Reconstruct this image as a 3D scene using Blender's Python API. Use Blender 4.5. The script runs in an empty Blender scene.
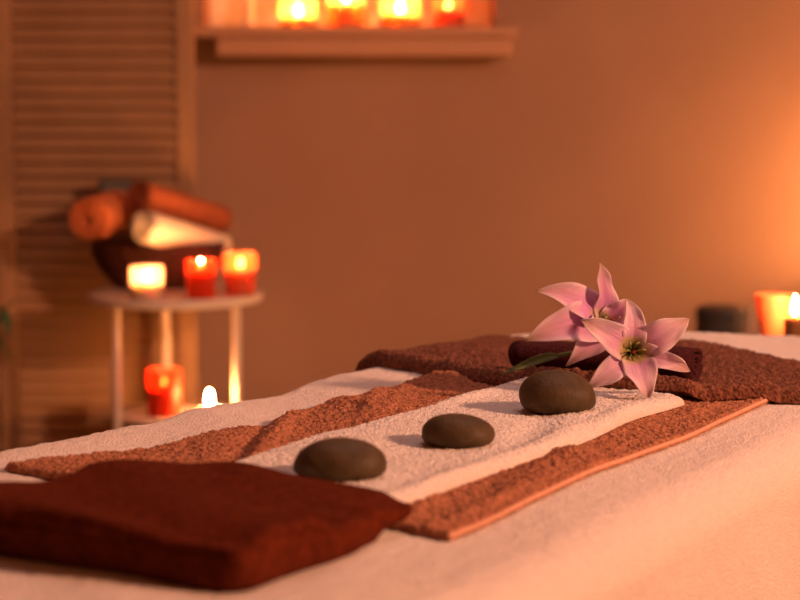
import bpy, bmesh, math, random
import numpy as np
from mathutils import Vector, Matrix
random.seed(7)
PI = math.pi
SC = bpy.context.scene
COL = SC.collection

# ------------------------------------------------------------------ camera, light, exposure
F = 85 / 36 * 800
PITCH = math.atan(195 / F)
CAMZ = 1.04
cd = bpy.data.cameras.new('camera'); cam = bpy.data.objects.new('camera', cd); COL.objects.link(cam)
cd.lens = 85; cd.sensor_width = 36
cam.location = (0, 0, CAMZ); cam.rotation_euler = (PI / 2 - PITCH, 0, 0)
cd.dof.use_dof = True; cd.dof.focus_distance = 2.03; cd.dof.aperture_fstop = 4.5
cd.clip_start = 0.05
SC.camera = cam
SC.view_settings.view_transform = 'Standard'; SC.view_settings.look = 'None'
SC.view_settings.exposure = 0.0; SC.view_settings.gamma = 1.0; SC.view_settings.use_curve_mapping = False
SC.cycles.use_denoising = True
SC.cycles.max_bounces = 6; SC.cycles.diffuse_bounces = 3; SC.cycles.glossy_bounces = 2
SC.cycles.transmission_bounces = 4; SC.cycles.transparent_max_bounces = 6
SC.cycles.sample_clamp_indirect = 8.0
SC.cycles.caustics_reflective = False; SC.cycles.caustics_refractive = False
w = bpy.data.worlds.new('world'); SC.world = w; w.use_nodes = True
w.node_tree.nodes['Background'].inputs[0].default_value = (1, .6, .45, 1)
w.node_tree.nodes['Background'].inputs[1].default_value = 0.02

def area(name, loc, target, size, power, col):
    d = bpy.data.lights.new(name, 'AREA'); d.shape = 'DISK'; d.size = size; d.energy = power; d.color = col
    o = bpy.data.objects.new(name, d); COL.objects.link(o); o.location = loc
    o.rotation_euler = (Vector(target) - Vector(loc)).to_track_quat('-Z', 'Y').to_euler()
    return o
area('warm_room_lamp', (3.06, .40, 2.28), (.1, 2.6, .7), .30, 168, (1, .44, .25))
area('soft_ceiling_lamp', (.4, 2.5, 2.6), (.4, 2.5, 0), 1.3, 12, (1, .62, .58))  # soft fill added from above; the room shows no such lamp

def at(px, py, Y):
    "a point in the room, from where it shows and how far down the room (Y) it stands"
    x = (px - 400) / F; y = -(py - 300) / F
    d = Vector((x, math.cos(PITCH) + y * math.sin(PITCH), -math.sin(PITCH) + y * math.cos(PITCH)))
    return Vector((0, 0, CAMZ)) + d * (Y / d.y)

# ------------------------------------------------------------------ materials
def nd(nt, t, **k):
    n = nt.nodes.new(t)
    for a, b in k.items(): setattr(n, a, b)
    return n

def mat(name, col, rough=.8, col2=None, nscale=20, bump=0, bscale=200, trans=0, spec=.3, metal=0, sheen=0, detail=3, coords='Object', stretch=None):
    m = bpy.data.materials.new(name); m.use_nodes = True; nt = m.node_tree
    b = nt.nodes['Principled BSDF']
    b.inputs['Base Color'].default_value = (*col, 1); b.inputs['Roughness'].default_value = rough
    b.inputs['Specular IOR Level'].default_value = spec; b.inputs['Metallic'].default_value = metal
    if sheen:
        b.inputs['Sheen Weight'].default_value = sheen; b.inputs['Sheen Roughness'].default_value = .5
        b.inputs['Sheen Tint'].default_value = (*[min(1, c * 1.6 + .1) for c in col], 1)
    tc = nd(nt, 'ShaderNodeTexCoord'); vec = tc.outputs[coords]
    if stretch:
        mp = nd(nt, 'ShaderNodeMapping'); mp.inputs['Scale'].default_value = stretch
        nt.links.new(vec, mp.inputs[0]); vec = mp.outputs[0]
    col_out = None
    if col2:
        n = nd(nt, 'ShaderNodeTexNoise'); n.inputs['Scale'].default_value = nscale; n.inputs['Detail'].default_value = detail
        nt.links.new(vec, n.inputs['Vector'])
        r = nd(nt, 'ShaderNodeValToRGB'); r.color_ramp.elements[0].position = .35; r.color_ramp.elements[1].position = .65
        r.color_ramp.elements[0].color = (*col, 1); r.color_ramp.elements[1].color = (*col2, 1)
        nt.links.new(n.outputs['Fac'], r.inputs[0]); nt.links.new(r.outputs[0], b.inputs['Base Color']); col_out = r.outputs[0]
    if bump:
        n = nd(nt, 'ShaderNodeTexNoise'); n.inputs['Scale'].default_value = bscale; n.inputs['Detail'].default_value = 2
        nt.links.new(vec, n.inputs['Vector'])
        bp = nd(nt, 'ShaderNodeBump'); bp.inputs['Strength'].default_value = 1; bp.inputs['Distance'].default_value = bump
        nt.links.new(n.outputs['Fac'], bp.inputs['Height']); nt.links.new(bp.outputs[0], b.inputs['Normal'])
    if trans:
        out = nt.nodes['Material Output']
        t = nd(nt, 'ShaderNodeBsdfTranslucent'); t.inputs[0].default_value = (*col, 1)
        if col_out: nt.links.new(col_out, t.inputs[0])
        mx = nd(nt, 'ShaderNodeMixShader'); mx.inputs[0].default_value = trans
        nt.links.new(b.outputs[0], mx.inputs[1]); nt.links.new(t.outputs[0], mx.inputs[2]); nt.links.new(mx.outputs[0], out.inputs[0])
    return m

def emit(name, col, s):
    m = bpy.data.materials.new(name); m.use_nodes = True; nt = m.node_tree
    nt.nodes.remove(nt.nodes['Principled BSDF'])
    e = nd(nt, 'ShaderNodeEmission'); e.inputs[0].default_value = (*col, 1); e.inputs[1].default_value = s
    # the wick end of a flame gives off less light than its tongue
    nt.links.new(e.outputs[0], nt.nodes['Material Output'].inputs[0]); return m

WALLC = (.38, .235, .16)
M = {}
M['wall'] = mat('wall_paint', WALLC, .9, (.35, .215, .145), 3, .0006, 90, spec=.15)
M['dim_wall'] = mat('dark_wall_paint', (.14, .08, .05), .9, bump=.0005)  # unseen front wall, darkened to cut bounce onto camera-facing sides
M['trim'] = mat('trim_paint', (.52, .29, .17), .5, bump=.0002)
M['ceiling'] = mat('ceiling_paint', (.35, .24, .17), .9, bump=.0004)
M['floor'] = mat('floor_wood', (.20, .11, .06), .5, (.14, .075, .04), 8, stretch=(1, 8, 1))
M['white_wood'] = mat('white_painted_wood', (.70, .60, .50), .5, (.66, .56, .46), 12, .0002, 80)
M['screen_wood'] = mat('louvre_paint', (.37, .22, .115), .6, (.33, .195, .10), 10, .0002, 60)
M['bedsheet'] = mat('white_terry_cover', (.86, .78, .70), .95, (.77, .69, .62), 300, .0024, 420, spec=.1, sheen=.25)
M['white_towel'] = mat('white_terry', (.94, .89, .83), .95, (.82, .75, .68), 380, .003, 480, spec=.1, sheen=.3)
M['tan_towel'] = mat('tan_terry', (.58, .245, .13), .95, (.31, .12, .06), 190, .006, 260, spec=.1, sheen=.3)
M['hem'] = mat('tan_hem_weave', (.70, .38, .25), .9, (.62, .33, .21), 200, .0008, 500, spec=.1)
M['brown_towel'] = mat('brown_terry', (.28, .11, .065), .95, (.10, .036, .02), 190, .006, 260, spec=.1, sheen=.25)
M['dark_towel'] = mat('dark_brown_terry', (.125, .023, .008), .95, (.08, .014, .005), 120, .002, 300, spec=.04)
M['maroon'] = mat('maroon_terry', (.075, .014, .017), .95, (.04, .008, .010), 250, .003, 400, spec=.1, sheen=.25)
M['stone'] = mat('basalt', (.062, .040, .016), .55, (.09, .059, .026), 60, .0006, 380, spec=.22, detail=6)
M['wicker'] = mat('dark_wicker', (.035, .009, .005), .6, (.06, .016, .008), 60, .002, 120)
M['roll_orange'] = mat('orange_tan_terry', (.70, .22, .08), .95, (.58, .17, .06), 90, .002, 300, spec=.1)
M['roll_brown'] = mat('rust_brown_terry', (.42, .12, .05), .95, (.32, .09, .035), 90, .002, 300, spec=.1)
M['roll_grey'] = mat('grey_terry', (.13, .13, .11), .95, (.10, .10, .085), 90, .002, 300, spec=.1)
M['roll_white'] = mat('cream_terry', (.78, .68, .52), .95, (.7, .6, .46), 90, .002, 300, spec=.1)
M['roll_core'] = mat('roll_end_brown', (.22, .09, .05), .95, bump=.002)
M['glass_white'] = mat('frosted_white_glass', (.95, .78, .66), .4, trans=.6, bump=.0002)
M['glass_red'] = mat('frosted_red_glass', (.85, .09, .03), .3, trans=.45, bump=.0002)
M['glass_orange'] = mat('frosted_orange_glass', (.93, .28, .13), .35, trans=.5, bump=.0002)
M['glass_amber'] = mat('amber_glass', (.95, .58, .28), .3, trans=.6, bump=.0002)
M['glass_coral'] = mat('frosted_coral_glass', (.93, .27, .12), .35, trans=.45, bump=.0002)
M['glass_brown'] = mat('brown_glass', (.30, .14, .06), .25, trans=.35, bump=.0002)
M['wax'] = mat('candle_wax', (.95, .78, .62), .5)
M['wax_red'] = mat('red_wax', (.88, .12, .05), .5)
for q_, rad_ in (('wax', (1, .42, .2)), ('wax_red', (1, .12, .05))):
    b_ = M[q_].node_tree.nodes['Principled BSDF']; b_.inputs['Subsurface Weight'].default_value = 1
    b_.inputs['Subsurface Radius'].default_value = rad_; b_.inputs['Subsurface Scale'].default_value = .08
def clearer(m, f):
    nt = m.node_tree; out = nt.nodes['Material Output']; src = out.inputs[0].links[0].from_socket
    t = nd(nt, 'ShaderNodeBsdfTransparent'); mx = nd(nt, 'ShaderNodeMixShader'); mx.inputs[0].default_value = f
    c = m.node_tree.nodes['Principled BSDF'].inputs['Base Color'].default_value; t.inputs[0].default_value = (c[0], c[1] ** .6, c[2] ** .6, 1)
    nt.links.new(src, mx.inputs[1]); nt.links.new(t.outputs[0], mx.inputs[2]); nt.links.new(mx.outputs[0], out.inputs[0])
clearer(M['glass_amber'], .55); clearer(M['glass_white'], .3); clearer(M['glass_red'], .3); clearer(M['glass_orange'], .35)
M['wick'] = mat('burnt_wick', (.02, .015, .01), .9, bump=.0002)
M['flame'] = emit('candle_flame', (1, .40, .13), 1250)
M['grey_box'] = mat('charcoal_lacquer', (.055, .05, .048), .6, (.045, .04, .038), 20, .0003)
M['pale'] = mat('pale_lacquer', (.42, .33, .27), .6, (.38, .3, .24), 20, .0003)
M['metal'] = mat('painted_steel', (.55, .45, .38), .4, bump=.0001)
M['leaf'] = mat('dark_leaf', (.03, .075, .02), .5, (.04, .10, .03), 30, .0005, 60, trans=.15)
M['stem'] = mat('lily_stem', (.12, .17, .045), .5, (.16, .2, .06), 60, .0003, trans=.2)
M['pot'] = mat('pot_glaze', (.25, .14, .09), .4, bump=.0003)
M['soil'] = mat('soil', (.04, .025, .015), 1, bump=.004, bscale=60)
M['pane'] = mat('window_night_glass', (.60, .40, .26), .4, bump=.0001, bscale=3)  # orange candle glow painted into the pane's colour
M['cushion'] = mat('table_vinyl', (.35, .24, .18), .5, bump=.0004)
M['filament'] = mat('filament', (.36, .36, .10), .5, bump=.0001)
M['anther'] = mat('anther', (.20, .03, .02), .9, bump=.0005)

def petal_mat(name, shift):
    m = bpy.data.materials.new(name); m.use_nodes = True; nt = m.node_tree; b = nt.nodes['Principled BSDF']
    uv = nd(nt, 'ShaderNodeUVMap'); sep = nd(nt, 'ShaderNodeSeparateXYZ'); nt.links.new(uv.outputs[0], sep.inputs[0])
    ramp = nd(nt, 'ShaderNodeValToRGB'); cr = ramp.color_ramp
    pink = (.86 - .1 * shift, .50 - .14 * shift, .80 - .08 * shift)
    stops = [(0, (.10, .12, .015)), (.15, (.17, .21, .025)), (.31, (.66, .52, .27)), (.42, pink), (.7, (.94 - .10 * shift, .68 - .20 * shift, .85 - .12 * shift)), (.93, (.88, .62, .62)), (1, (.62, .50, .20))]
    while len(cr.elements) < len(stops): cr.elements.new(.5)
    for e, (p, c) in zip(cr.elements, stops): e.position = p; e.color = (*c, 1)
    nt.links.new(sep.outputs[0], ramp.inputs[0])
    # pale margin, whitened further to paint in lit edges: |v - .5|
    s1 = nd(nt, 'ShaderNodeMath', operation='SUBTRACT'); s1.inputs[1].default_value = .5; nt.links.new(sep.outputs[1], s1.inputs[0])
    s2 = nd(nt, 'ShaderNodeMath', operation='ABSOLUTE'); nt.links.new(s1.outputs[0], s2.inputs[0])
    mr = nd(nt, 'ShaderNodeMapRange'); mr.inputs[1].default_value = .2; mr.inputs[2].default_value = .5; mr.inputs[3].default_value = 0; mr.inputs[4].default_value = .7
    nt.links.new(s2.outputs[0], mr.inputs[0])
    mx = nd(nt, 'ShaderNodeMix', data_type='RGBA'); nt.links.new(mr.outputs[0], mx.inputs[0]); nt.links.new(ramp.outputs[0], mx.inputs[6]); mx.inputs[7].default_value = (.97, .88, .92, 1)
    # fine veins along the petal
    mp = nd(nt, 'ShaderNodeMapping'); mp.inputs['Scale'].default_value = (2, 26, 1); nt.links.new(uv.outputs[0], mp.inputs[0])
    nz = nd(nt, 'ShaderNodeTexNoise'); nz.inputs['Scale'].default_value = 1.5; nt.links.new(mp.outputs[0], nz.inputs['Vector'])
    bp = nd(nt, 'ShaderNodeBump'); bp.inputs['Distance'].default_value = .0012; nt.links.new(nz.outputs['Fac'], bp.inputs['Height']); nt.links.new(bp.outputs[0], b.inputs['Normal'])
    nt.links.new(mx.outputs[2], b.inputs['Base Color']); b.inputs['Roughness'].default_value = .45; b.inputs['Specular IOR Level'].default_value = .3
    t = nd(nt, 'ShaderNodeBsdfTranslucent'); nt.links.new(mx.outputs[2], t.inputs[0])
    ms = nd(nt, 'ShaderNodeMixShader'); ms.inputs[0].default_value = .28
    nt.links.new(b.outputs[0], ms.inputs[1]); nt.links.new(t.outputs[0], ms.inputs[2]); nt.links.new(ms.outputs[0], nt.nodes['Material Output'].inputs[0])
    return m
M['petal'] = petal_mat('pale_pink_petal', 0)
M['petal_deep'] = petal_mat('deep_pink_petal', 1)

# ------------------------------------------------------------------ helpers
def tag(o, label=None, cat=None, group=None, kind=None):
    for k, v in (('label', label), ('category', cat), ('group', group), ('kind', kind)):
        if v: o[k] = v
    return o

def empty(name, loc, rz=0):
    o = bpy.data.objects.new(name, None); COL.objects.link(o); o.location = loc; o.rotation_euler.z = rz
    o.empty_display_size = .05
    return o

def mesh_obj(name, V, Fc, m, parent=None, smooth=True, recentre=True, uv=None):
    V = np.asarray(V, float)
    loc = Vector((0, 0, 0))
    if recentre and parent is None:
        mn, mx = V.min(0), V.max(0); loc = Vector(((mn[0] + mx[0]) / 2, (mn[1] + mx[1]) / 2, mn[2])); V = V - np.array(loc)
    me = bpy.data.meshes.new(name); me.from_pydata(V.tolist(), [], Fc if isinstance(Fc, list) else Fc.tolist())
    bm = bmesh.new(); bm.from_mesh(me); bmesh.ops.recalc_face_normals(bm, faces=bm.faces); bm.to_mesh(me); bm.free()
    if smooth: me.polygons.foreach_set('use_smooth', [True] * len(me.polygons))
    if uv is not None:
        l = me.uv_layers.new(name='UVMap')
        vi = np.empty(len(me.loops), int); me.loops.foreach_get('vertex_index', vi)
        l.data.foreach_set('uv', np.asarray(uv)[vi].ravel())
    me.materials.append(m)
    o = bpy.data.objects.new(name, me); COL.objects.link(o)
    if parent: o.parent = parent
    o.location = loc
    return o

class MB:
    "collects simple solids into one mesh"
    def __init__(s): s.V = []; s.F = []
    def add(s, V, Fc):
        n = len(s.V); s.V += [tuple(v) for v in V]; s.F += [tuple(i + n for i in f) for f in Fc]; return s
    def box(s, a, b, bev=0.0, rot=0, piv=None):
        bm = bmesh.new(); bmesh.ops.create_cube(bm, size=1)
        for v in bm.verts: v.co = Vector([a[i] + (v.co[i] + .5) * (b[i] - a[i]) for i in range(3)])
        if bev: bmesh.ops.bevel(bm, geom=bm.edges[:], offset=bev, segments=2, affect='EDGES', profile=.5)
        if rot: bmesh.ops.rotate(bm, verts=bm.verts, cent=piv or Vector(((a[0] + b[0]) / 2, (a[1] + b[1]) / 2, 0)), matrix=Matrix.Rotation(rot, 3, 'Z'))
        bm.verts.index_update(); s.add([v.co.copy() for v in bm.verts], [[v.index for v in f.verts] for f in bm.faces]); bm.free(); return s
    def lathe(s, prof, c=(0, 0, 0), n=40, sx=1, sy=1, closed=False):
        V = []; Fc = []; k = len(prof)
        for i in range(n):
            a = 2 * PI * i / n
            for r, z in prof: V.append((c[0] + r * math.cos(a) * sx, c[1] + r * math.sin(a) * sy, c[2] + z))
        for i in range(n):
            j = (i + 1) % n
            for q in range(k if closed else k - 1):
                q2 = (q + 1) % k
                Fc.append((i * k + q, j * k + q, j * k + q2, i * k + q2))
        if not closed:
            Fc.append(tuple(i * k for i in range(n))[::-1]); Fc.append(tuple(i * k + k - 1 for i in range(n)))
        return s.add(V, Fc)
    def tube(s, pts, rad, n=10):
        pts = [Vector(p) for p in pts]; k = len(pts)
        if not hasattr(rad, '__len__'): rad = [rad] * k
        V = []; up = None
        for i, p in enumerate(pts):
            t = (pts[min(i + 1, k - 1)] - pts[max(i - 1, 0)]).normalized()
            if up is None: up = t.orthogonal().normalized()
            up = (up - t * up.dot(t)).normalized(); sd = t.cross(up)
            for j in range(n):
                a = 2 * PI * j / n; V.append(p + (up * math.cos(a) + sd * math.sin(a)) * rad[i])
        Fc = [(i * n + j, i * n + (j + 1) % n, (i + 1) * n + (j + 1) % n, (i + 1) * n + j) for i in range(k - 1) for j in range(n)]
        Fc += [tuple(range(n))[::-1], tuple((k - 1) * n + j for j in range(n))]
        return s.add(V, Fc)
    def build(s, name, m, parent=None, smooth=True, base=None):
        V = np.array([tuple(v) for v in s.V])
        if base is not None: V = V - np.array(base)
        o = mesh_obj(name, V, s.F, m, parent, smooth)
        if smooth:
            md = o.modifiers.new('edge', 'EDGE_SPLIT'); md.split_angle = math.radians(40)
        return o

# numpy value noise --------------------------------------------------
_rng = np.random.RandomState(5); _T = _rng.rand(256, 256)
def vnoise(x, y, seed=0):
    x = np.asarray(x, float) + seed * 17.31; y = np.asarray(y, float) + seed * 9.77
    xi = np.floor(x).astype(int); yi = np.floor(y).astype(int); fx = x - xi; fy = y - yi
    fx = fx * fx * (3 - 2 * fx); fy = fy * fy * (3 - 2 * fy)
    g = lambda a, b: _T[a % 256, b % 256]
    return ((g(xi, yi) * (1 - fx) + g(xi + 1, yi) * fx) * (1 - fy) + (g(xi, yi + 1) * (1 - fx) + g(xi + 1, yi + 1) * fx) * fy) * 2 - 1
def sstep(x, a, b):
    t = np.clip((x - a) / (b - a), 0, 1); return t * t * (3 - 2 * t)

# ------------------------------------------------------------------ the bed's surface
EU = np.array([.503, .864]); EV = np.array([.864, -.503])     # along the bed / across it
U0, U1, V0, V1, RC, RE = .62, 2.665, -1.243, -.640, .22, .05
ZB = .70
def wrinkle(a, b):
    z = .004 * vnoise(a * 3.1, b * 4.2, 1) + .0022 * vnoise(a * 9 + b * 5, b * 11, 2)
    edge = sstep(b, -1.12, -1.24)
    z = z + edge * (.002 * np.sin(a * 15 + 3 * vnoise(a * 3, b * 3, 4)) + .003 * vnoise(a * 16, b * 10, 3))
    return z
def bedmap(a, b, off):
    "a along, b across, off above the cover: over the top, round the edge and down the side"
    a = np.asarray(a, float); b = np.asarray(b, float); off = np.broadcast_to(off, a.shape)
    qa = np.clip(a, U0 + RC, U1 - RC); qb = np.clip(b, V0 + RC, V1 - RC)
    da, db = a - qa, b - qb; d = np.hypot(da, db); dd = np.maximum(d, 1e-9); na, nb = da / dd, db / dd
    e = np.maximum(d - RC, 0); arc = RE * PI / 2
    th = np.minimum(e, arc) / RE; down = np.maximum(e - arc, 0)
    flat = np.minimum(d, RC)
    out = flat + RE * np.sin(th) + off * np.sin(th)
    ph = np.arctan2(nb, na)
    peri = qa * 1.0 - qb * 1.0 + ph * .3
    rip = np.minimum(down, .35) * (.10 * np.sin(peri * 13 + 1.5 * vnoise(peri * 4, down * 2, 6)) + .07 * np.sin(peri * 31 + 2)) * .6
    rip = rip + np.minimum(down * 8, 1) * (.004 * vnoise(peri * 22, down * 5, 7) + .0025 * vnoise(peri * 50 + down * 12, down * 10, 8))
    out = out + rip + down * .05
    z = ZB - RE * (1 - np.cos(th)) - down + off * np.cos(th) + wrinkle(a, b) * np.cos(th)
    A = qa + na * out; B = qb + nb * out
    X = A * EU[0] + B * EV[0]; Y = A * EU[1] + B * EV[1]
    return np.stack([X, Y, z], -1)
def topz(a, b): return float(bedmap(np.array([a]), np.array([b]), 0.)[0, 2])
def uv2(X, Y): return X * EU[0] + Y * EU[1], X * EV[0] + Y * EV[1]

def grid_faces(n, m, base=0, flip=False):
    i, j = np.meshgrid(np.arange(n - 1), np.arange(m - 1), indexing='ij'); p = base + i * m + j
    q = np.stack([p, p + m, p + m + 1, p + 1], -1).reshape(-1, 4)
    return q[:, ::-1] if flip else q

def slab(name, m, corners, n, k, below, thick, edge, amp, nscale, seed, bump_fn=None, lo=.0015):
    "cloth lying on the bed: corners(s,t)->(a,b); closed solid with soft rounded edges"
    s, t = np.meshgrid(np.linspace(0, 1, n), np.linspace(0, 1, k), indexing='ij')
    a, b = corners(s, t)
    La = np.hypot(np.diff(a, axis=0), np.diff(b, axis=0)).mean() * (n - 1); Lb = np.hypot(np.diff(a, axis=1), np.diff(b, axis=1)).mean() * (k - 1)
    d = np.minimum(np.minimum(s, 1 - s) * La, np.minimum(t, 1 - t) * Lb)
    f = np.clip(d / edge, 0, 1); prof = np.sqrt(np.clip(1 - (1 - f) ** 2, 0, 1))
    bl = below(a, b)
    nz = amp * (.6 * vnoise(a * nscale, b * nscale, seed) + .4 * vnoise(a * nscale * 2.1, b * nscale * 2.1, seed + 1))
    nz = nz + amp * .55 * (_rng.rand(*a.shape) - .5) * 2
    ex = bump_fn(a, b) if bump_fn is not None else 0
    top = bl + lo + thick * (.12 + .88 * prof) + nz * (.35 + .65 * prof) + ex * prof
    bot = bl + lo + 0 * a
    top = np.maximum(top, bot + .0006)
    T = bedmap(a, b, top).reshape(-1, 3); B = bedmap(a, b, bot).reshape(-1, 3)
    N = n * k
    Fc = [grid_faces(n, k), grid_faces(n, k, N, True)]
    idx = np.arange(N).reshape(n, k)
    loop = np.concatenate([idx[0, :-1], idx[:-1, -1], idx[-1, :0:-1], idx[:0:-1, 0]])
    nx = np.roll(loop, -1); Fc.append(np.stack([loop, nx, nx + N, loop + N], -1))
    return mesh_obj(name, np.vstack([T, B]), np.vstack(Fc).tolist(), m)

# ------------------------------------------------------------------ the room
def struct(o): return tag(o, kind='structure')
XL, XR, YB, YF, HC = -1.9, 3.5, 5.3, -1.6, 2.75
WX0, WX1, WZ0, WZ1 = -.547, .262, 1.252, 2.25
struct(MB().box((XL - .1, YF - .1, -.1), (XR + .1, YB + .3, 0)).build('floor', M['floor'], smooth=False))
struct(MB().box((XL - .1, YF - .1, HC), (XR + .1, YB + .3, HC + .1)).build('ceiling', M['ceiling'], smooth=False))
struct(MB().box((XL, YB, 0), (WX0, YB + .28, HC)).box((WX1, YB, 0), (XR, YB + .28, HC)).box((WX0, YB, 0), (WX1, YB + .28, WZ0 - .03)).box((WX0, YB, WZ1), (WX1, YB + .28, HC)).build('wall_back', M['wall'], smooth=False))
struct(MB().box((XL - .1, YF, 0), (XL, YB + .28, HC)).build('wall_left', M['wall'], smooth=False))
struct(MB().box((XR, YF, 0), (XR + .1, YB + .28, HC)).build('wall_right', M['wall'], smooth=False))
struct(MB().box((XL, YF - .1, 0), (XR, YF, HC)).build('wall_front', M['dim_wall'], smooth=False))
struct(MB().box((XL, YB - .015, 0), (XR, YB, .09), .004).build('baseboard_back', M['white_wood'], smooth=False))
# window: sill board, apron under it, frame, pane
struct(MB().box((-.556, YB - .145, WZ0 - .028), (.318, YB, WZ0), .006).box((WX0 + .002, YB, WZ0 - .028), (WX1 - .002, YB + .22, WZ0)).build('trim_1', M['trim'], smooth=False))
struct(MB().box((-.50, YB - .125, WZ0 - .078), (.303, YB, WZ0 - .0285), .006).build('trim_2', M['trim'], smooth=False))
win = empty('window_1', ((WX0 + WX1) / 2, YB + .2, WZ0)); struct(win)
fr = MB()
y0, y1 = YB + .19, YB + .235
fr.box((WX0, y0, WZ0), (WX0 + .05, y1, WZ1), .004).box((WX1 - .05, y0, WZ0), (WX1, y1, WZ1), .004).box((WX0 + .05, y0, WZ0), (WX1 - .05, y1, WZ0 + .05), .004).box((WX0 + .05, y0, WZ1 - .05), (WX1 - .05, y1, WZ1), .004)
fr.build('window_frame', M['white_wood'], win, False, base=win.location)
MB().box((WX0 + .05, YB + .208, WZ0 + .05), (WX1 - .05, YB + .214, WZ1 - .05)).build('window_pane', M['pane'], win, False, base=win.location)

# ------------------------------------------------------------------ louvred folding screen
def screen_panel(root, x0, x1, rot, name):
    W = x1 - x0; Y = 0
    f = MB(); st = .045
    f.box((0, -.014, .02), (st, .014, 1.85), .003).box((W - st, -.014, .02), (W, .014, 1.85), .003)
    f.box((st, -.012, .02), (W - st, .012, .12), .003).box((st, -.012, 1.76), (W - st, .012, 1.85), .003)
    fo = f.build('panel_frame', M['screen_wood'], root, False)
    fo.location = (x0, 0, 0); fo.rotation_euler.z = rot
    s = MB(); z = .14; pitch = .035
    while z < 1.745:
        c, q = .5 * .038 * math.cos(math.radians(56)), .5 * .038 * math.sin(math.radians(56))
        # one slat, tilted: a thin sloping bar
        tt = .0022
        P = [(-c, q), (c, -q)]
        V = []
        for xx in (st + .004, W - st - .004):
            V += [(xx, -c, z - q), (xx, c, z + q), (xx, c, z + q + 2 * tt), (xx, -c, z - q + 2 * tt)]
        s.add(V, [(0, 1, 2, 3), (4, 7, 6, 5), (0, 4, 5, 1), (1, 5, 6, 2), (2, 6, 7, 3), (3, 7, 4, 0)])
        z += pitch
    s.build('louvre_slats', M['screen_wood'], fo, False)
    return fo
scr = empty('folding_screen', (-1.040, 4.875, 0))
tag(scr, 'louvred folding screen with pale slats and frame standing behind candle table', 'folding screen')
screen_panel(scr, 0, .513, 0, 'p')
p2 = screen_panel(scr, 0, .52, 0, 'q'); p2.location = (-.012, 0, 0); p2.rotation_euler.z = PI + .25
for hz in (.3, 1.4): MB().tube([(-.006, 0, hz), (-.006, 0, hz + .06)], .005).build('hinge', M['metal'], scr)

# ------------------------------------------------------------------ candles
def flame_mesh(parent, base, h=.03, r=.0052, name='flame'):
    prof = []
    for i in range(9):
        t = i / 8; prof.append((max(.0003, r * math.sin(PI * (t ** .62)) ** .9 if 0 < t < 1 else .0003), t * h))
    return MB().lathe(prof, base, 10).build(name, M['flame'], parent)

def candle(loc, r, h, glass, wax, level=.72, label='', group=None, taper=0, fh=.021, fr=.0058, kind='jar', side=0, lean=0):
    root = empty('candle', loc); tag(root, label, 'candle', group)
    rb = r * (1 - taper); tk = .0025
    if kind == 'jar':
        prof = [(0.0005, 0), (rb - .003, 0), (rb, .003)]
        for i in range(1, 8): prof.append((rb + (r - rb) * i / 7, .003 + (h - .003) * i / 7))
        inner = [(p[0] - tk, max(p[1], .006)) for p in prof[::-1][:-2]] + [(.0005, .006)]
        prof[-1] = (r - tk * .5, h)
        MB().lathe(prof + inner, n=36).build('glass_holder', M[glass], root)
        hw = h * level; rw = rb + (r - rb) * level - tk - .0006; rwb = rb - tk - .0006
        MB().lathe([(.0005, .0065), (rwb, .0065), (rw, hw - .001), (rw * .6, hw - .002), (.0005, hw - .002)], n=30).build('wax', M[wax], root)
    else:
        hw = h
        MB().lathe([(.0005, 0), (r * .97, 0), (r, .003), (r, h - .003), (r * .93, h), (r * .75, h - .003), (.0005, h - .004)], n=36).build('wax', M[wax], root)
        hw = h - .003
    MB().tube([(0, 0, hw - .003), (0, 0, hw + .006), (.0012, 0, hw + .010)], .0011, 6).build('wick', M['wick'], root)
    if fh: flame_mesh(root, (.0008, 0, hw + .008), fh, fr)
    return root

# ------------------------------------------------------------------ round two-tier side table with candles
TZ = at(176, 292, 4.60).z
tc_ = at(176, 292, 4.60)
LZ = at(176, 411, 4.60).z
tab = empty('side_table', (tc_.x, 4.60, 0)); tag(tab, 'round two-tier side table with thin legs holding basket and lit candles', 'side table')
RT = .212
MB().lathe([(.0005, TZ - .022), (RT - .006, TZ - .022), (RT, TZ - .016), (RT, TZ - .004), (RT - .004, TZ), (.0005, TZ)], n=72).build('table_top', M['white_wood'], tab)
MB().lathe([(.0005, LZ - .016), (.150, LZ - .016), (.154, LZ - .012), (.154, LZ - .003), (.150, LZ), (.0005, LZ)], n=64).build('lower_shelf', M['white_wood'], tab)
for ang in (106, -20, -146):
    A = math.radians(ang); cx, cy = .162 * math.cos(A), .162 * math.sin(A)
    MB().tube([(cx, cy, 0), (cx, cy, TZ - .0225)], .0105, 14).build('leg', M['white_wood'], tab)

cz = TZ + .0003
def cloc(px, Y, z): p = at(px, 300, Y); return ((px - 400) / F * (Y * math.cos(PITCH) + (CAMZ - z) * math.sin(PITCH)), Y, z)
candle(cloc(147, 4.44, cz), .040, .076, 'glass_white', 'wax', .48, 'white glowing glass candle at left front of the side table top', taper=.06)
candle(cloc(201, 4.45, cz), .036, .090, 'glass_red', 'wax_red', .70, 'red glass candle between the two pale ones on the side table top', taper=.08)
candle(cloc(240.5, 4.52, cz), .040, .100, 'glass_orange', 'wax', .62, 'tallest pale orange glass candle at right edge of side table top', taper=.14)
candle(cloc(164.5, 4.53, LZ + .0003), .041, .112, 'glass_red', 'wax_red', .60, 'red glass candle on the lower shelf of the side table', fh=.02, fr=.004)
candle(cloc(209.5, 4.52, LZ + .0003), .025, .024, 'glass_orange', 'wax', .8, 'tiny tealight with bare flame on the lower shelf of side table', kind='pillar', fh=.036, fr=.0075)

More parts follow.
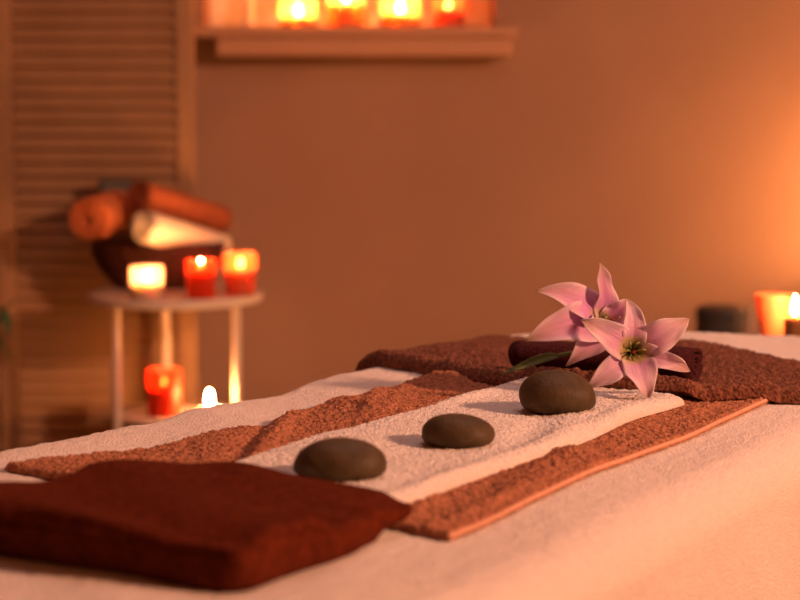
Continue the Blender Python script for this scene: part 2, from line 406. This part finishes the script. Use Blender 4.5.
# basket
bk = empty('basket', (cloc(158, 4.68, cz)[0], 4.685, cz)); tag(bk, 'dark woven wicker basket full of rolled towels on side table', 'basket')
n, k = 120, 26; V = []; prof = []
for j in range(k):
    t = j / (k - 1); prof.append((.088 + .052 * math.sin(t * PI * .5), .004 + t * .102))
rows = prof + [(p[0] - .009, p[1]) for p in prof[::-1]] 
rows = [(.002, .001), (.080, .001)] + rows + [(.075, .012), (.002, .012)]
for i in range(n):
    a = 2 * PI * i / n
    for q, (r, z) in enumerate(rows):
        wv = .0032 * math.sin(a * 30 + (PI if (q // 2) % 2 else 0)) if 2 <= q < 2 + k else 0
        V.append(((r + wv) * math.cos(a) * 1.16, (r + wv) * math.sin(a) * .70, z))
K = len(rows); Fc = [(i * K + q, ((i + 1) % n) * K + q, ((i + 1) % n) * K + q + 1, i * K + q + 1) for i in range(n) for q in range(K - 1)]
mesh_obj('wicker_body', V, Fc, M['wicker'], bk)
rim = MB()
for s in range(2):
    rim.tube([((.139) * 1.16 * math.cos(a), .139 * .70 * math.sin(a), .110 + .003 * math.sin(a * 22 + PI * s)) for a in [2 * PI * i / 90 for i in range(91)]], .0055, 8)
rim.build('rim', M['wicker'], bk)

# rolled towels
def roll_mesh(L, r, turns, th, gap=.0015, sq=1.0, seed=0, flare=0.0, segs=26):
    "spiral-rolled cloth along +X, closed solid"
    n = int(26 * turns); V = []; nx = 16
    r0 = max(.003, r - turns * (th + gap)); 
    for i in range(n + 1):
        t = i / n; a = t * turns * 2 * PI + seed; rr = r0 + (r - r0) * t
        for side in (0, 1):
            rad = rr - (th if side else 0) * 1.0
            rad = max(rad, .0012)
            for j in range(nx):
                x = -L / 2 + L * j / (nx - 1)
                ed = min(j, nx - 1 - j); rd = rad - (.0018 if ed == 0 and side == 0 else 0) + (.0018 if ed == 0 and side == 1 else 0)
                fl = 1 + flare * (-x / L)
                wob = .0012 * vnoise(np.array(x * 40), np.array(a * 1.5), seed + 3)
                V.append((x + .0015 * math.sin(a * 2 + seed) * (1 if j in (0, nx - 1) else 0), (rd + wob) * math.cos(a) * fl, (rd + wob) * math.sin(a) * sq * fl))
    S = 2 * nx; Fc = []
    for i in range(n):
        p, q = i * S, (i + 1) * S
        for j in range(nx - 1):
            Fc.append((p + j, p + j + 1, q + j + 1, q + j)); Fc.append((p + nx + j, q + nx + j, q + nx + j + 1, p + nx + j + 1))
        Fc.append((p, q, q + nx, p + nx)); Fc.append((p + nx - 1, p + 2 * nx - 1, q + 2 * nx - 1, q + nx - 1))
    for p in (0, n * S):
        for j in range(nx - 1): Fc.append((p + j, p + j + 1, p + nx + j + 1, p + nx + j))
    return np.array(V, float), Fc

def towel_roll(a, b, r, m, label, turns=5, th=.0075, flare=0, seed=0, group='rolled towels piled in the basket', name='rolled_towel', sq=1):
    a, b = Vector(a), Vector(b); V, Fc = roll_mesh((b - a).length, r, turns, th, seed=seed, flare=flare, sq=sq)
    o = mesh_obj(name, V, Fc, m, recentre=False)
    x = (b - a).normalized(); z = Vector((0, 0, 1)); y = z.cross(x).normalized(); z = x.cross(y)
    o.rotation_euler = Matrix((x, y, z)).transposed().to_euler(); o.location = (a + b) / 2
    return tag(o, label, 'towel', group)
towel_roll(at(88, 220, 4.60), at(118, 210, 4.80), .056, M['roll_orange'], 'orange tan rolled towel end-on at left of the wicker basket', 4.5, seed=1)
towel_roll(at(99, 190, 4.79), at(152, 190, 4.82), .027, M['roll_grey'], 'grey rolled towel half hidden behind the orange one in basket', 4, seed=2)
towel_roll(at(137, 197, 4.64), at(222, 220, 4.86), .046, M['roll_brown'], 'long rust brown rolled towel lying topmost in wicker basket', 4.5, seed=3, flare=.2)
towel_roll(at(144, 226, 4.55), at(224, 246, 4.74), .041, M['roll_white'], 'cream rolled towel resting lowest and nearest in wicker basket', 4.5, seed=4, flare=.3)
towel_roll(at(122, 260, 4.67), at(200, 260, 4.70), .034, M['roll_brown'], 'brown rolled towel inside the basket beneath the cream one', 4, seed=5)

# candles on the window sill
zs = WZ0 + .0003; wy = YB - .045
g = 'glowing jar candles on the window sill'
candle(cloc(249, wy, zs), .013, .21, 'glass_white', 'wax', .3, 'slim pale pillar candle leftmost on the window sill', g, kind='pillar')
candle(cloc(298, wy, zs), .052, .10, 'glass_amber', 'wax', .25, 'wide amber jar candle left of centre on the window sill', g, fh=.032, fr=.008)
candle(cloc(346, wy + .03, zs), .052, .14, 'glass_amber', 'wax', .45, 'tall yellow jar candle in the middle of the window sill', g, fh=.032, fr=.008)
candle(cloc(400, wy, zs), .055, .11, 'glass_amber', 'wax', .30, 'amber jar candle right of centre on the window sill', g, fh=.032, fr=.008)
candle(cloc(448, wy + .05, zs), .045, .12, 'glass_orange', 'wax_red', .4, 'orange jar candle rightmost on the window sill', g)

# ------------------------------------------------------------------ massage table, cover
mt = empty('massage_table', (1.64 * .503 - .951 * .864, 1.64 * .864 + .951 * .503, 0)); mt.rotation_euler.z = math.atan2(.864, .503)
tag(mt, 'long padded massage table hidden beneath the white terry cover', 'massage table')
MB().box((-.90, -.26, .63), (.90, .26, .680), .02).build('cushion', M['cushion'], mt)
MB().box((-.88, -.24, .58), (.88, .24, .6295), .004).build('table_frame', M['floor'], mt, False)
for sx in (-1, 1):
    for sy in (-1, 1): MB().box((sx * .82 - .02, sy * .21 - .02, 0), (sx * .82 + .02, sy * .21 + .02, .5795), .003).build('leg', M['floor'], mt, False)

drop = .56; dmax = RC + RE * PI / 2 + drop - .045
na_, nb_ = 380, 250
ga = np.concatenate([np.linspace(U0 - .55, 1.3, 110), np.linspace(1.3, U1 + .03, 240)[1:], np.linspace(U1 + .03, U1 + .56, 60)[1:]])
gb = np.concatenate([np.linspace(V0 - .56, V0 - .03, 50), np.linspace(V0 - .03, V1 + .03, 200)[1:], np.linspace(V1 + .03, V1 + .56, 90)[1:]])
A, B = np.meshgrid(ga, gb, indexing='ij')
qa = np.clip(A, U0 + RC, U1 - RC); qb = np.clip(B, V0 + RC, V1 - RC); D = np.hypot(A - qa, B - qb); sc = np.where(D > dmax, dmax / np.maximum(D, 1e-9), 1)
A2, B2 = qa + (A - qa) * sc, qb + (B - qb) * sc
terry = .0011 * vnoise(A2 * 190, B2 * 190, 9)
P = bedmap(A2, B2, terry).reshape(-1, 3)
Fq = grid_faces(len(ga), len(gb)); clamped = (sc < 1).ravel()
Fq = Fq[~clamped[Fq].all(1)]
used = np.unique(Fq); remap = -np.ones(len(P), int); remap[used] = np.arange(len(used))
cov = mesh_obj('table_cover', P[used], remap[Fq].tolist(), M['bedsheet'])
sd = cov.modifiers.new('thick', 'SOLIDIFY'); sd.thickness = .004; sd.offset = -1
# make sure the solid grows downwards
me = cov.data
tag(cov, 'white terry cover draped over the massage table and down its side', 'table cover')

# ------------------------------------------------------------------ tan towel along the bed, with its hem
T1, T2, T3 = .007, .010, .013
def tan_corners(s, t):
    left = -1.128 - .066 * (1 - sstep(s, 0, .28)) + .006 * np.sin(s * 17); right = -.700 + .003 * np.sin(s * 11)
    a0 = 1.315 - .035 * t; a1 = 2.052 - .0 * t
    return a0 + (a1 - a0) * s, left + (right - left) * t
def in_rect(a, b, a0, a1, b0, b1, e=.012):
    return sstep(a, a0 - e, a0 + e) * (1 - sstep(a, a1 - e, a1 + e)) * sstep(b, b0 - e, b0 + e) * (1 - sstep(b, b1 - e, b1 + e))
def h_tan(a, b): return T1 * in_rect(a, b, 1.25, 2.05, -1.13, -.70)
def h_white(a, b): return h_tan(a, b) + T2 * in_rect(a, b, 1.12, 1.985, -.983, -.768)
def tan_bump(a, b):
    z = .0052 * np.exp(-((a + 1.93 * b + .475) / .028) ** 2) * sstep(b, -.985, -1.01) - .004 * np.exp(-((a + 1.93 * b + .525) / .022) ** 2) * sstep(b, -.985, -1.01)          # soft creases across the left strip
    z = z + .0045 * np.exp(-((a + 1.93 * b + .29) / .022) ** 2) * sstep(b, -1.02, -1.05) + .003 * np.exp(-((a + 2.4 * b + .74) / .03) ** 2) * sstep(b, -1.0, -1.03)
    z = z + .004 * np.exp(-((a - 1.77 + (b + 1.08) * .5) / .02) ** 2) + .005 * np.exp(-((a - 2.0) / .035) ** 2) * np.exp(-((b + 1.10) / .05) ** 2)
    z = z + .004 * np.exp(-((b + 1.095) / .022) ** 2) * (.5 + .5 * vnoise(a * 8, b * 2, 8))
    z = z + .0065 * np.clip(vnoise(a * 12 + b * 9, b * 34, 12), -.3, 1) * sstep(b, -.79, -.75) * (1 - sstep(b, -.72, -.703))
    return z
tan = slab('towel', M['tan_towel'], tan_corners, 500, 290, lambda a, b: 0 * a, T1, .006, .0022, 190, 20, tan_bump)
tag(tan, 'tan brown terry towel with stitched hem lying along the covered table beneath the white one', 'towel')
# hem: a flat woven band along the near long side and round the far corner
def band(pts_ab, wd, z0, th):
    n = len(pts_ab); V = []; ab = np.array(pts_ab)
    tg = np.gradient(ab, axis=0); tg /= np.linalg.norm(tg, axis=1)[:, None]; nr = np.stack([-tg[:, 1], tg[:, 0]], -1)
    K = 9; sec = [(math.cos(PI * 2 * i / K) * wd / 2, (math.sin(PI * 2 * i / K) * .5 + .5) * th) for i in range(K)]
    for i in range(n):
        for x, z in sec:
            a, b = ab[i] + nr[i] * x; V.append(bedmap(np.array([a]), np.array([b]), z0 + z)[0])
    Fc = [(i * K + j, i * K + (j + 1) % K, (i + 1) * K + (j + 1) % K, (i + 1) * K + j) for i in range(n - 1) for j in range(K)]
    Fc += [tuple(range(K)), tuple((n - 1) * K + j for j in range(K))]
    return V, Fc
hem_pts = []
for i in range(200):
    s = i / 199; a, b = tan_corners(np.array(s), np.array(1.)); hem_pts.append((float(a), float(b) - .001))
for i in range(1, 24): hem_pts.append((2.052, -.701 - .004 * i))
V, Fc = band(hem_pts, .0036, .0030, .0044)
hem = mesh_obj('hem', np.array(V) - np.array(tan.location), Fc, M['hem'], tan); hem['label'] = 'smooth pale woven hem band'

# white towel on it
def white_corners(s, t):
    a0, a1 = 1.10, 1.985 + .012 * np.sin(t * 5) - .035 * sstep(t, .6, 1)
    return a0 + (a1 - a0) * s, (-.985 + .003 * np.sin(s * 9)) + (.217 + .004 * np.sin(s * 13)) * t
def white_bump(a, b):
    z = .003 * np.exp(-((b + .782) / .010) ** 2) + .0018 * vnoise(a * 14, b * 16, 31) + .004 * np.exp(-((b + .970) / .012) ** 2) * sstep(a, 1.68, 1.78)
    return z + .0036 * np.sin((a * .5 + b * 1.6) * 60 + 2) * sstep(b, -.86, -.80) * (.5 + .5 * vnoise(a * 7, b * 7, 33))
wt = slab('towel', M['white_towel'], white_corners, 560, 170, h_tan, T2, .009, .0012, 300, 40, white_bump)
tag(wt, 'white terry towel strip under the three stones on top of the tan towel', 'towel')

# brown towel folded across the far end
NE = [(-1.42, 2.16), (-1.30, 2.115), (-1.20, 2.065), (-1.12, 2.03), (-1.015, 1.968), (-.94, 1.958), (-.875, 1.958), (-.77, 1.972), (-.69, 2.035), (-.6, 2.07), (-.45, 2.09)]
def brown_corners(s, t):
    b = -1.36 + (-.50 + 1.36) * t
    near = np.interp(b, [q[0] for q in NE], [q[1] for q in NE]); near = near + .004 * np.sin(b * 25)
    far = 2.44 + .02 * np.sin(b * 6) - .14 * sstep(b, -.98, -.72)
    return near + (far - near) * s, b
def brown_bump(a, b):
    near = np.interp(b, [q[0] for q in NE], [q[1] for q in NE]); d = a - near
    z = .004 * np.exp(-((d - .014) / .012) ** 2)                                    # the rolled near fold
    z = z - .004 * np.exp(-((d - .045) / .016) ** 2) * sstep(b, -1.0, -.8)
    z = z - .006 * (1 - sstep(b, -1.2, -1.0)) * sstep(d, .03, .09)
    z = z + .003 * np.exp(-((d - .17) / .07) ** 2) * np.exp(-((b + 1.17) / .08) ** 2)    # hump on the left
    z = z + .006 * np.exp(-((d - .10 - (b + 1.2) * .6) / .02) ** 2) * np.exp(-((b + 1.14) / .07) ** 2)
    z = z + .003 * vnoise(a * 10, b * 6, 51)
    return z
bt = slab('towel', M['brown_towel'], brown_corners, 250, 480, h_white, T3, .012, .0026, 190, 50, brown_bump)
tag(bt, 'brown terry towel folded across the far end of the table under the lilies', 'towel')

# thick dark folded towel in the foreground ---------------------------------
def folded_towel():
    # a stack of two doubled layers with soft rounded folds, one closed mesh
    a0, a1, b0, b1 = 1.050, 1.304, -1.015, -.738
    H = .023; ns, na, ks = 26, 120, 150
    V = []; 
    ca, cb, ha, hb = (a0 + a1) / 2, (b0 + b1) / 2, (a1 - a0) / 2, (b1 - b0) / 2
    # ring profile from bottom to top at each angle of a rounded rectangle
    nang = 360; prof = []
    for i in range(ns):
        t = i / (ns - 1); z = t * H
        lay = abs(math.sin(PI * t)) ** .45                      # two layers: pinched at the middle
        inset = .006 * (1 - lay)
        if t > .75: inset = .008 * (1 - math.sqrt(max(0, 1 - ((t - .75) / .25) ** 2)))
        prof.append((inset, z))
    rings = [(p[0], p[1]) for p in prof] + [(.008 + q, H) for q in (.004, .010, .02, .035, .055, .08)]
    pts = []
    for i in range(nang):
        th = 2 * PI * i / nang; c, s_ = math.cos(th), math.sin(th); e = 13
        k_ = (abs(c) ** e + abs(s_) ** e) ** (-1 / e)
        pts.append((c * k_, s_ * k_))
    for (ins, z) in rings:
        for (c, s_) in pts:
            a = ca + c * (ha - ins); b = cb + s_ * (hb - ins)
            # cut-back far left corner, softly bulging sides
            a -= .08 * sstep(np.array(a), 1.13, 1.29) * (1 - sstep(np.array(b), -1.03, -.94)) 
            a += .004 * math.sin(b * 40 + z * 60) * (z / H) + .003 * vnoise(np.array(b * 30), np.array(z * 80), 61)
            b += .004 * math.sin(a * 38 + z * 50) + .002 * vnoise(np.array(a * 40), np.array(z * 90), 62)
            a, b = float(a), float(b)
            zz = z - .002 * (1 if z > H * .9 else z / H) * math.exp(-((b - b1) / .06) ** 2)
            if z > H * .6:
                zz += .0045 * float(vnoise(np.array(a * 14), np.array(b * 9), 63)) + .004 * math.exp(-((a - 1.17 - (b + .85) * .3) / .02) ** 2) * math.exp(-((b + .80) / .07) ** 2)
            thin = 1 - sstep(np.array(a), 1.08, 1.295) * (.15 + .45 * sstep(np.array(b), -.92, -.74))
            zz += .0028 * math.sin(a * 55 + b * 22 + 2 * float(vnoise(np.array(a * 9), np.array(b * 6), 65))) * (z / H) ** 3 + .002 * math.sin(a * 130 - b * 30) * (z / H) ** 3 * float(sstep(np.array(b), -.86, -.74))
            V.append((a, b, zz * float(thin)))
    V = np.array(V); n0 = len(rings)
    base = h_white(V[:, 0], V[:, 1]); kz = np.clip(V[:, 2] / H, 0, 1) ** .5; W = bedmap(V[:, 0], V[:, 1], base * (1 - kz) + (T1 + T2) * kz + V[:, 2] + .0012)
    Fc = [(r * nang + i, r * nang + (i + 1) % nang, (r + 1) * nang + (i + 1) % nang, (r + 1) * nang + i) for r in range(n0 - 1) for i in range(nang)]
    cen_t = W[-nang:].mean(0); cen_b = W[:nang].mean(0); m = len(W)
    W = np.vstack([W, cen_t, cen_b])
    for i in range(nang):
        j = (i + 1) % nang
        Fc.append(((n0 - 1) * nang + i, (n0 - 1) * nang + j, m)); Fc.append((j, i, m + 1))
    o = mesh_obj('folded_towel', W, Fc, M['dark_towel'])
    return tag(o, 'thick dark reddish brown folded towel in the near corner of the table', 'towel')
folded_towel()

# maroon towel folded flat and rolled, behind the lilies
ra, rb = Vector((.142, 2.285, 0)), Vector((.347, 2.19, 0))
ua, ub = uv2((ra.x + rb.x) / 2, (ra.y + rb.y) / 2)
zc = float(bedmap(np.array([ua]), np.array([ub]), float(h_white(np.array([ua]), np.array([ub]))[0]) + T3 + .0255)[0, 2])
ra.z = rb.z = zc
mr = towel_roll(ra, rb, .036, M['maroon'], 'dark maroon rolled towel lying on the brown towel behind the lilies', 3, .0095, seed=6, group=None, sq=.62, flare=-.15)

# ------------------------------------------------------------------ stones
def stone(x, y, w, d, h, seed, label, rz=0, skew=0):
    n, k = 72, 40; V = []
    for j in range(k + 1):
        ph = -PI / 2 + PI * j / k
        for i in range(n):
            a = 2 * PI * i / n; c = math.cos(ph); s = math.sin(ph)
            cz_ = math.copysign(abs(s) ** .92, s)
            r = abs(c) ** (.86 if s < 0 else .97)
            X = r * math.cos(a); Y = r * math.sin(a)
            nf = 1 + .035 * float(vnoise(np.array(X * 1.3 + 3), np.array(Y * 1.3 + cz_), seed)) + .012 * float(vnoise(np.array(X * 3 + cz_ * 2), np.array(Y * 3), seed + 1))
            zz = cz_ * (1 if s > 0 else .58)
            zz = max(zz, -.50) if s < 0 else zz
            V.append((X * w / 2 * nf + skew * zz * h * .5, Y * d / 2 * nf, zz * h / 1.5 * nf))
    V = np.array(V); V[:, 2] -= V[:, 2].min(); V[:, 2] *= h / V[:, 2].max()
    c, s = math.cos(rz), math.sin(rz); V[:, :2] = V[:, :2] @ np.array([[c, s], [-s, c]])
    u_, v_ = uv2(x, y)
    z = float(bedmap(np.array([u_]), np.array([v_]), T1 + T2 + .0005 + float(white_bump(np.array([u_]), np.array([v_]))[0]))[0, 2])
    Fc = [(j * n + i, j * n + (i + 1) % n, (j + 1) * n + (i + 1) % n, (j + 1) * n + i) for j in range(k) for i in range(n)]
    o = mesh_obj('massage_stone', V, Fc, M['stone'], recentre=False); o.location = (x, y, z - .0015)
    return tag(o, label, 'stone', 'smooth massage stones in a row on the white towel')
stone(-.052, 1.618, .082, .066, .0365, 3, 'dark smooth stone nearest the folded towel, first of the row', .05)
stone(.055, 1.778, .0715, .058, .031, 8, 'smallest dark smooth stone in the middle of the row', -.15, -.12)
stone(.165, 1.960, .0815, .070, .0455, 13, 'tallest rounded dark stone beside the lilies', .1, -.05)

# ------------------------------------------------------------------ lilies
VF = Vector((0, math.cos(PITCH), -math.sin(PITCH)))
def bez(p0, p1, p2, p3, t): return p0 * (1 - t) ** 3 + p1 * 3 * t * (1 - t) ** 2 + p2 * 3 * t * t * (1 - t) + p3 * t ** 3
def petal(root, base, axis, tip, width, m, seed, cup=.35, ruffle=.002, out=.020, twist=0, peak=.5, recurve=.016):
    """base: throat point; axis: direction the flower opens; tip: the petal's end"""
    n, k = 34, 15; V = []; UV = []
    rad = (tip - base) - axis * (tip - base).dot(axis); rl = rad.length; rad.normalize()
    p0 = base; p1 = base + axis * out * 1.0 + rad * rl * .12; p2 = base + axis * (out + .004) + rad * rl * .62 + axis * recurve; p3 = tip
    for i in range(n):
        t = i / (n - 1); c = bez(p0, p1, p2, p3, t); tg = (bez(p0, p1, p2, p3, min(1, t + .01)) - bez(p0, p1, p2, p3, max(0, t - .01))).normalized()
        side = tg.cross(axis)
        if side.length < 1e-3: side = rad.cross(axis)
        sd0 = rad.cross(axis).normalized(); side = (side.normalized() * .5 + sd0 * .5).normalized()
        nor = side.cross(tg).normalized()
        if twist:
            q = Matrix.Rotation(twist * t, 3, tg); side = q @ side; nor = q @ nor
        wv = width * .5 * (1 - t) ** 1.0 * (.46 + 2.3 * t) / .84 * (1 + .10 * math.sin(13 * t + seed * 1.7) * t)
        if t > .999: wv = width * .01
        for j in range(k):
            s = -1 + 2 * j / (k - 1)
            rf = 1.7 * ruffle * math.sin(t * 15 + seed * 2.1 + s * 1.3) * abs(s) ** 2 * math.sin(PI * t)
            lift = cup * wv * (s * s) * (.25 + 1.3 * t) + rf - .0011 * math.exp(-(s / .12) ** 2) * math.sin(PI * t)
            V.append(c + side * wv * s + nor * lift); UV.append((t, (s + 1) / 2))
    Fc = [(i * k + j, (i + 1) * k + j, (i + 1) * k + j + 1, i * k + j + 1) for i in range(n - 1) for j in range(k - 1)]
    V = [v - root.location for v in V]
    o = mesh_obj('petal', [tuple(v) for v in V], Fc, M[m], root, uv=UV)
    sdm = o.modifiers.new('thick', 'SOLIDIFY'); sdm.thickness = .0008; sdm.offset = 0
    return o
def lily(name_label, throat, axis, tips, m, stamen_dirs, stemline=None):
    root = empty('lily', throat); tag(root, name_label, 'flower')
    axis = axis.normalized()
    for i, tp in enumerate(tips):
        (px, py, Y, wd, cup, ruf) = tp[:6]; kw = tp[6] if len(tp) > 6 else {}
        petal(root, throat + axis * .001 * (i % 2), axis, at(px, py, Y), wd, m, i, cup, ruf, **kw)
    sx = axis.orthogonal().normalized(); sy = axis.cross(sx)
    for q in range(6):
        a = q * PI / 3 + .3; d = sx * math.cos(a) + sy * math.sin(a)
        L = .021 + .004 * (q % 3)
        pts = [throat + axis * (L * t) + d * (.0085 * t * t + .001) for t in (0, .25, .5, .75, 1)]
        f_ = MB().tube([p - root.location for p in pts], [.0009, .0008, .0007, .0006, .0005], 7).build('filament', M['filament'], root)
        e = pts[-1] - root.location; dd = (d * .8 + sy * .5).normalized() * .0024
        MB().tube([e - dd, e - dd * .5, e, e + dd * .5, e + dd], [.0003, .0008, .0009, .0008, .0003], 8).build('anther', M['filament'], f_)
    p = [throat - root.location + axis * (.032 * t) + sx * .003 * t for t in (0, .5, .93, 1)]
    MB().tube(p, [.0013, .0011, .0011, .0022], 8).build('pistil', M['anther'], root)
    # the short tube behind the throat
    bp = [throat - root.location + axis * .004, throat - root.location - axis * .010, throat - root.location - axis * .020]
    MB().tube(bp, [.0052, .0042, .0028], 12).build('flower_base', M['stem'], root)
    return root
toCam = -VF
fthroat = at(630, 352, 2.085)
lily('open pale pink lily in front, its lower petal touching the white towel', fthroat, (toCam + Vector((.10, 0, .10))),
     [(689, 319, 2.075, .037, .30, .0018, dict(peak=.50, out=.024)),
      (627, 299, 2.105, .027, .38, .0015, dict(peak=.55, out=.022)),
      (581, 320, 2.050, .036, .34, .0022, dict(peak=.50, out=.026)),
      (586, 389, 2.060, .030, .30, .0018, dict(peak=.56, out=.022)),
      (648, 400, 2.040, .037, .34, .0022, dict(peak=.52, out=.024)),
      (690, 371, 2.070, .024, .45, .0030, dict(peak=.55, out=.022))], 'petal', None)
bthroat = at(600, 328, 2.165)
st = lily('deeper pink lily behind the front one, leaning left over the maroon towel', bthroat, (toCam * .8 + Vector((.45, 0, .45))),
     [(600, 263, 2.15, .031, .35, .003, dict(peak=.50, out=.020)),
      (536, 291, 2.14, .047, .32, .002, dict(peak=.52, out=.020)),
      (525, 341, 2.12, .052, .38, .003, dict(peak=.52, out=.020)),
      (566, 366, 2.13, .040, .35, .003, dict(peak=.55, out=.018)),
      (640, 342, 2.15, .032, .35, .002, dict(peak=.5, out=.018)),
      (630, 300, 2.15, .028, .35, .003, dict(peak=.5, out=.018))], 'petal_deep', None)
# its cut stem with a leaf, lying left of the flowers
pts = [at(590, 352, 2.18), at(575, 352, 2.185), at(560, 355, 2.18), at(545, 360, 2.165)]
MB().tube([p - st.location for p in pts], [.0022, .0024, .0024, .0016], 10).build('stem', M['stem'], st)
V = []; n, k = 24, 7
for i in range(n):
    t = i / (n - 1); c = bez(at(558, 356, 2.175), at(540, 357, 2.165), at(522, 366, 2.15), at(501, 374, 2.14), t)
    wv = .0062 * math.sin(PI * (.08 + .92 * t) ** .8) + .0004
    for j in range(k):
        s = -1 + 2 * j / (k - 1); V.append(c + Vector((.15, .5, .75)).normalized() * wv * s + Vector((0, -.8, .3)) * wv * .3 * s * s - st.location)
lf = mesh_obj('leaf', [tuple(v) for v in V], [(i * k + j, (i + 1) * k + j, (i + 1) * k + j + 1, i * k + j + 1) for i in range(n - 1) for j in range(k - 1)], M['stem'], st)
sdm = lf.modifiers.new('thick', 'SOLIDIFY'); sdm.thickness = .0009

# ------------------------------------------------------------------ small stand beyond the bed's far end: candles and box
SZ = at(775, 339, 3.2).z
sp = at(786, 339, 3.17)
stand = empty('stool', (sp.x, 3.17, 0)); tag(stand, 'small round pale stool behind the table end, under the orange candle', 'stool')
MB().lathe([(.0005, SZ - .03), (.115, SZ - .03), (.12, SZ - .024), (.12, SZ - .004), (.116, SZ), (.0005, SZ)], n=56).build('seat', M['pale'], stand)
for q in range(3):
    a = q * 2 * PI / 3 + .5; MB().tube([(.11 * math.cos(a), .11 * math.sin(a), 0), (.08 * math.cos(a), .08 * math.sin(a), SZ - .0305)], [.010, .014], 12).build('leg', M['floor'], stand)
candle(cloc(775.5, 3.20, SZ + .0003), .0375, .076, 'glass_coral', 'wax', .50, 'tapered orange glass candle behind the far end of the table, lit by its neighbour', taper=.36, fh=.012, fr=.003)
candle(cloc(794, 3.10, SZ + .0003), .017, .048, 'glass_brown', 'wax', .9, 'short brown glass candle with tall bare flame at the right edge', fh=.034, fr=.0058)
bz = at(720, 306, 4.95).z
wb = empty('waste_bin', (at(720, 306, 4.95).x, 4.95, 0)); tag(wb, 'charcoal grey round-shouldered bin by the back wall, left of the orange candle', 'bin')
MB().lathe([(.0005, 0), (.055, 0), (.058, .004), (.062, bz - .03), (.0005, bz - .03)], n=40).build('bin_body', M['grey_box'], wb)
MB().lathe([(.0005, bz - .0295), (.064, bz - .0295), (.066, bz - .024), (.062, bz - .006), (.050, bz), (.0005, bz + .001)], n=40).build('lid', M['grey_box'], wb)
cs = empty('candle_stand', (at(749, 306, 4.95).x, 4.95, 0)); tag(cs, 'slim pale upright post standing between charcoal bin and orange candle', 'stand')
MB().lathe([(.0005, 0), (.018, 0), (.018, .006), (.012, .012), (.0005, .012)], n=30).build('base', M['pale'], cs)
MB().tube([(0, 0, .0125), (0, 0, bz)], .010, 14).build('pole', M['pale'], cs)

# unseen low cabinet with candles, added as a source for the right wall's glow
cb = empty('cabinet', (1.55, 5.06, 0)); tag(cb, 'low wooden cabinet against the back wall at the far right', 'cabinet')
MB().box((-.22, -.2, .05), (.22, .2, .60), .004).build('cabinet_body', M['floor'], cb, False)
MB().box((-.235, -.215, .6005), (.235, .215, .62), .004).build('cabinet_top', M['floor'], cb, False)
for s in (-1, 1):
    d_ = MB().box((min(s * .004, s * .215), -.212, .06), (max(s * .004, s * .215), -.2005, .59), .003).build('door', M['floor'], cb, False)
    MB().tube([(s * .03, -.2125, .33), (s * .03, -.226, .33)], .007).build('knob', M['metal'], d_)
for i, (x, y, f_) in enumerate([(1.42, 5.02, .040), (1.52, 5.10, .040), (1.63, 5.03, .036)]):
    candle((x, y, .6205), .035, .05, 'glass_orange', 'wax', .85, ['orange glass candle at the left of the far right cabinet top', 'orange glass candle in the middle of the far right cabinet top', 'orange glass candle at the right of the far right cabinet top'][i], 'candles on the far right cabinet', fh=f_ * 1.2, fr=.018)

# ------------------------------------------------------------------ plant at the left edge
pp = at(-42, 300, 4.2)
pl = empty('potted_plant', (pp.x, 4.2, 0)); tag(pl, 'dark green leafy plant poking in at the left edge before the screen', 'plant')
MB().lathe([(.0005, 0), (.085, 0), (.09, .01), (.115, .20), (.118, .21), (.108, .21), (.105, .185), (.0005, .185)], n=40).build('pot', M['pot'], pl)
MB().lathe([(.0005, .1855), (.100, .1855), (.095, .195), (.0005, .198)], n=24).build('soil', M['soil'], pl)
def leaf_mesh(c0, d, L, W, droop):
    V = []; n, k = 10, 5; d = Vector(d).normalized(); sd_ = d.cross(Vector((0, 0, 1))).normalized()
    if sd_.length < .1: sd_ = Vector((1, 0, 0))
    for i in range(n):
        t = i / (n - 1); c = Vector(c0) + d * L * t + Vector((0, 0, -droop * L * t * t))
        for j in range(k):
            s = -1 + 2 * j / (k - 1); V.append(c + sd_ * W * .5 * s * math.sin(PI * (.05 + .95 * t) ** .8) + Vector((0, 0, .15 * W * s * s)))
    Fc = [(i * k + j, (i + 1) * k + j, (i + 1) * k + j + 1, i * k + j + 1) for i in range(n - 1) for j in range(k - 1)]
    return V, Fc
fol = MB(); stm = MB()
random.seed(3)
for q in range(6):
    a = q * 1.05; top = Vector((.04 * math.cos(a), .05 * math.sin(a), .46 + .05 * (q % 3)))
    b0 = Vector((.02 * math.cos(a), .02 * math.sin(a), .19)); stm.tube([b0, b0.lerp(top, .5) + Vector((.01, 0, 0)), top], .004, 8)
    for u in range(5):
        t = .45 + .55 * u / 4; c = b0.lerp(top, t); an = a + u * 2.4
        V, Fc = leaf_mesh(c, (math.cos(an), math.sin(an), .55), .075, .026, .5); fol.add(V, Fc)
tgt = at(13, 297, 4.2) - pl.location
mid = Vector((tgt.x - .022, 0, tgt.z - .03)); 
stm.tube([(.01, 0, .19), (.02, 0, .40), mid], .004, 8)
for d in ((.8, 0, .75), (-.6, 0, .4), (.25, -.3, -.7)):
    V, Fc = leaf_mesh(mid, d, .052, .024, .2); fol.add(V, Fc)
cu = Vector((tgt.x - .028, -.02, tgt.z - .10)); stm.tube([(.02, 0, .30), (.04, -.02, .40), cu], .0035, 8)
for d in ((.5, 0, .6), (-.5, 0, .5), (.5, 0, -.5)):
    V, Fc = leaf_mesh(cu, d, .04, .022, .3); fol.add(V, Fc)
stm.build('stem', M['leaf'], pl)
fo = fol.build('foliage', M['leaf'], pl); sdm = fo.modifiers.new('thick', 'SOLIDIFY'); sdm.thickness = .0008
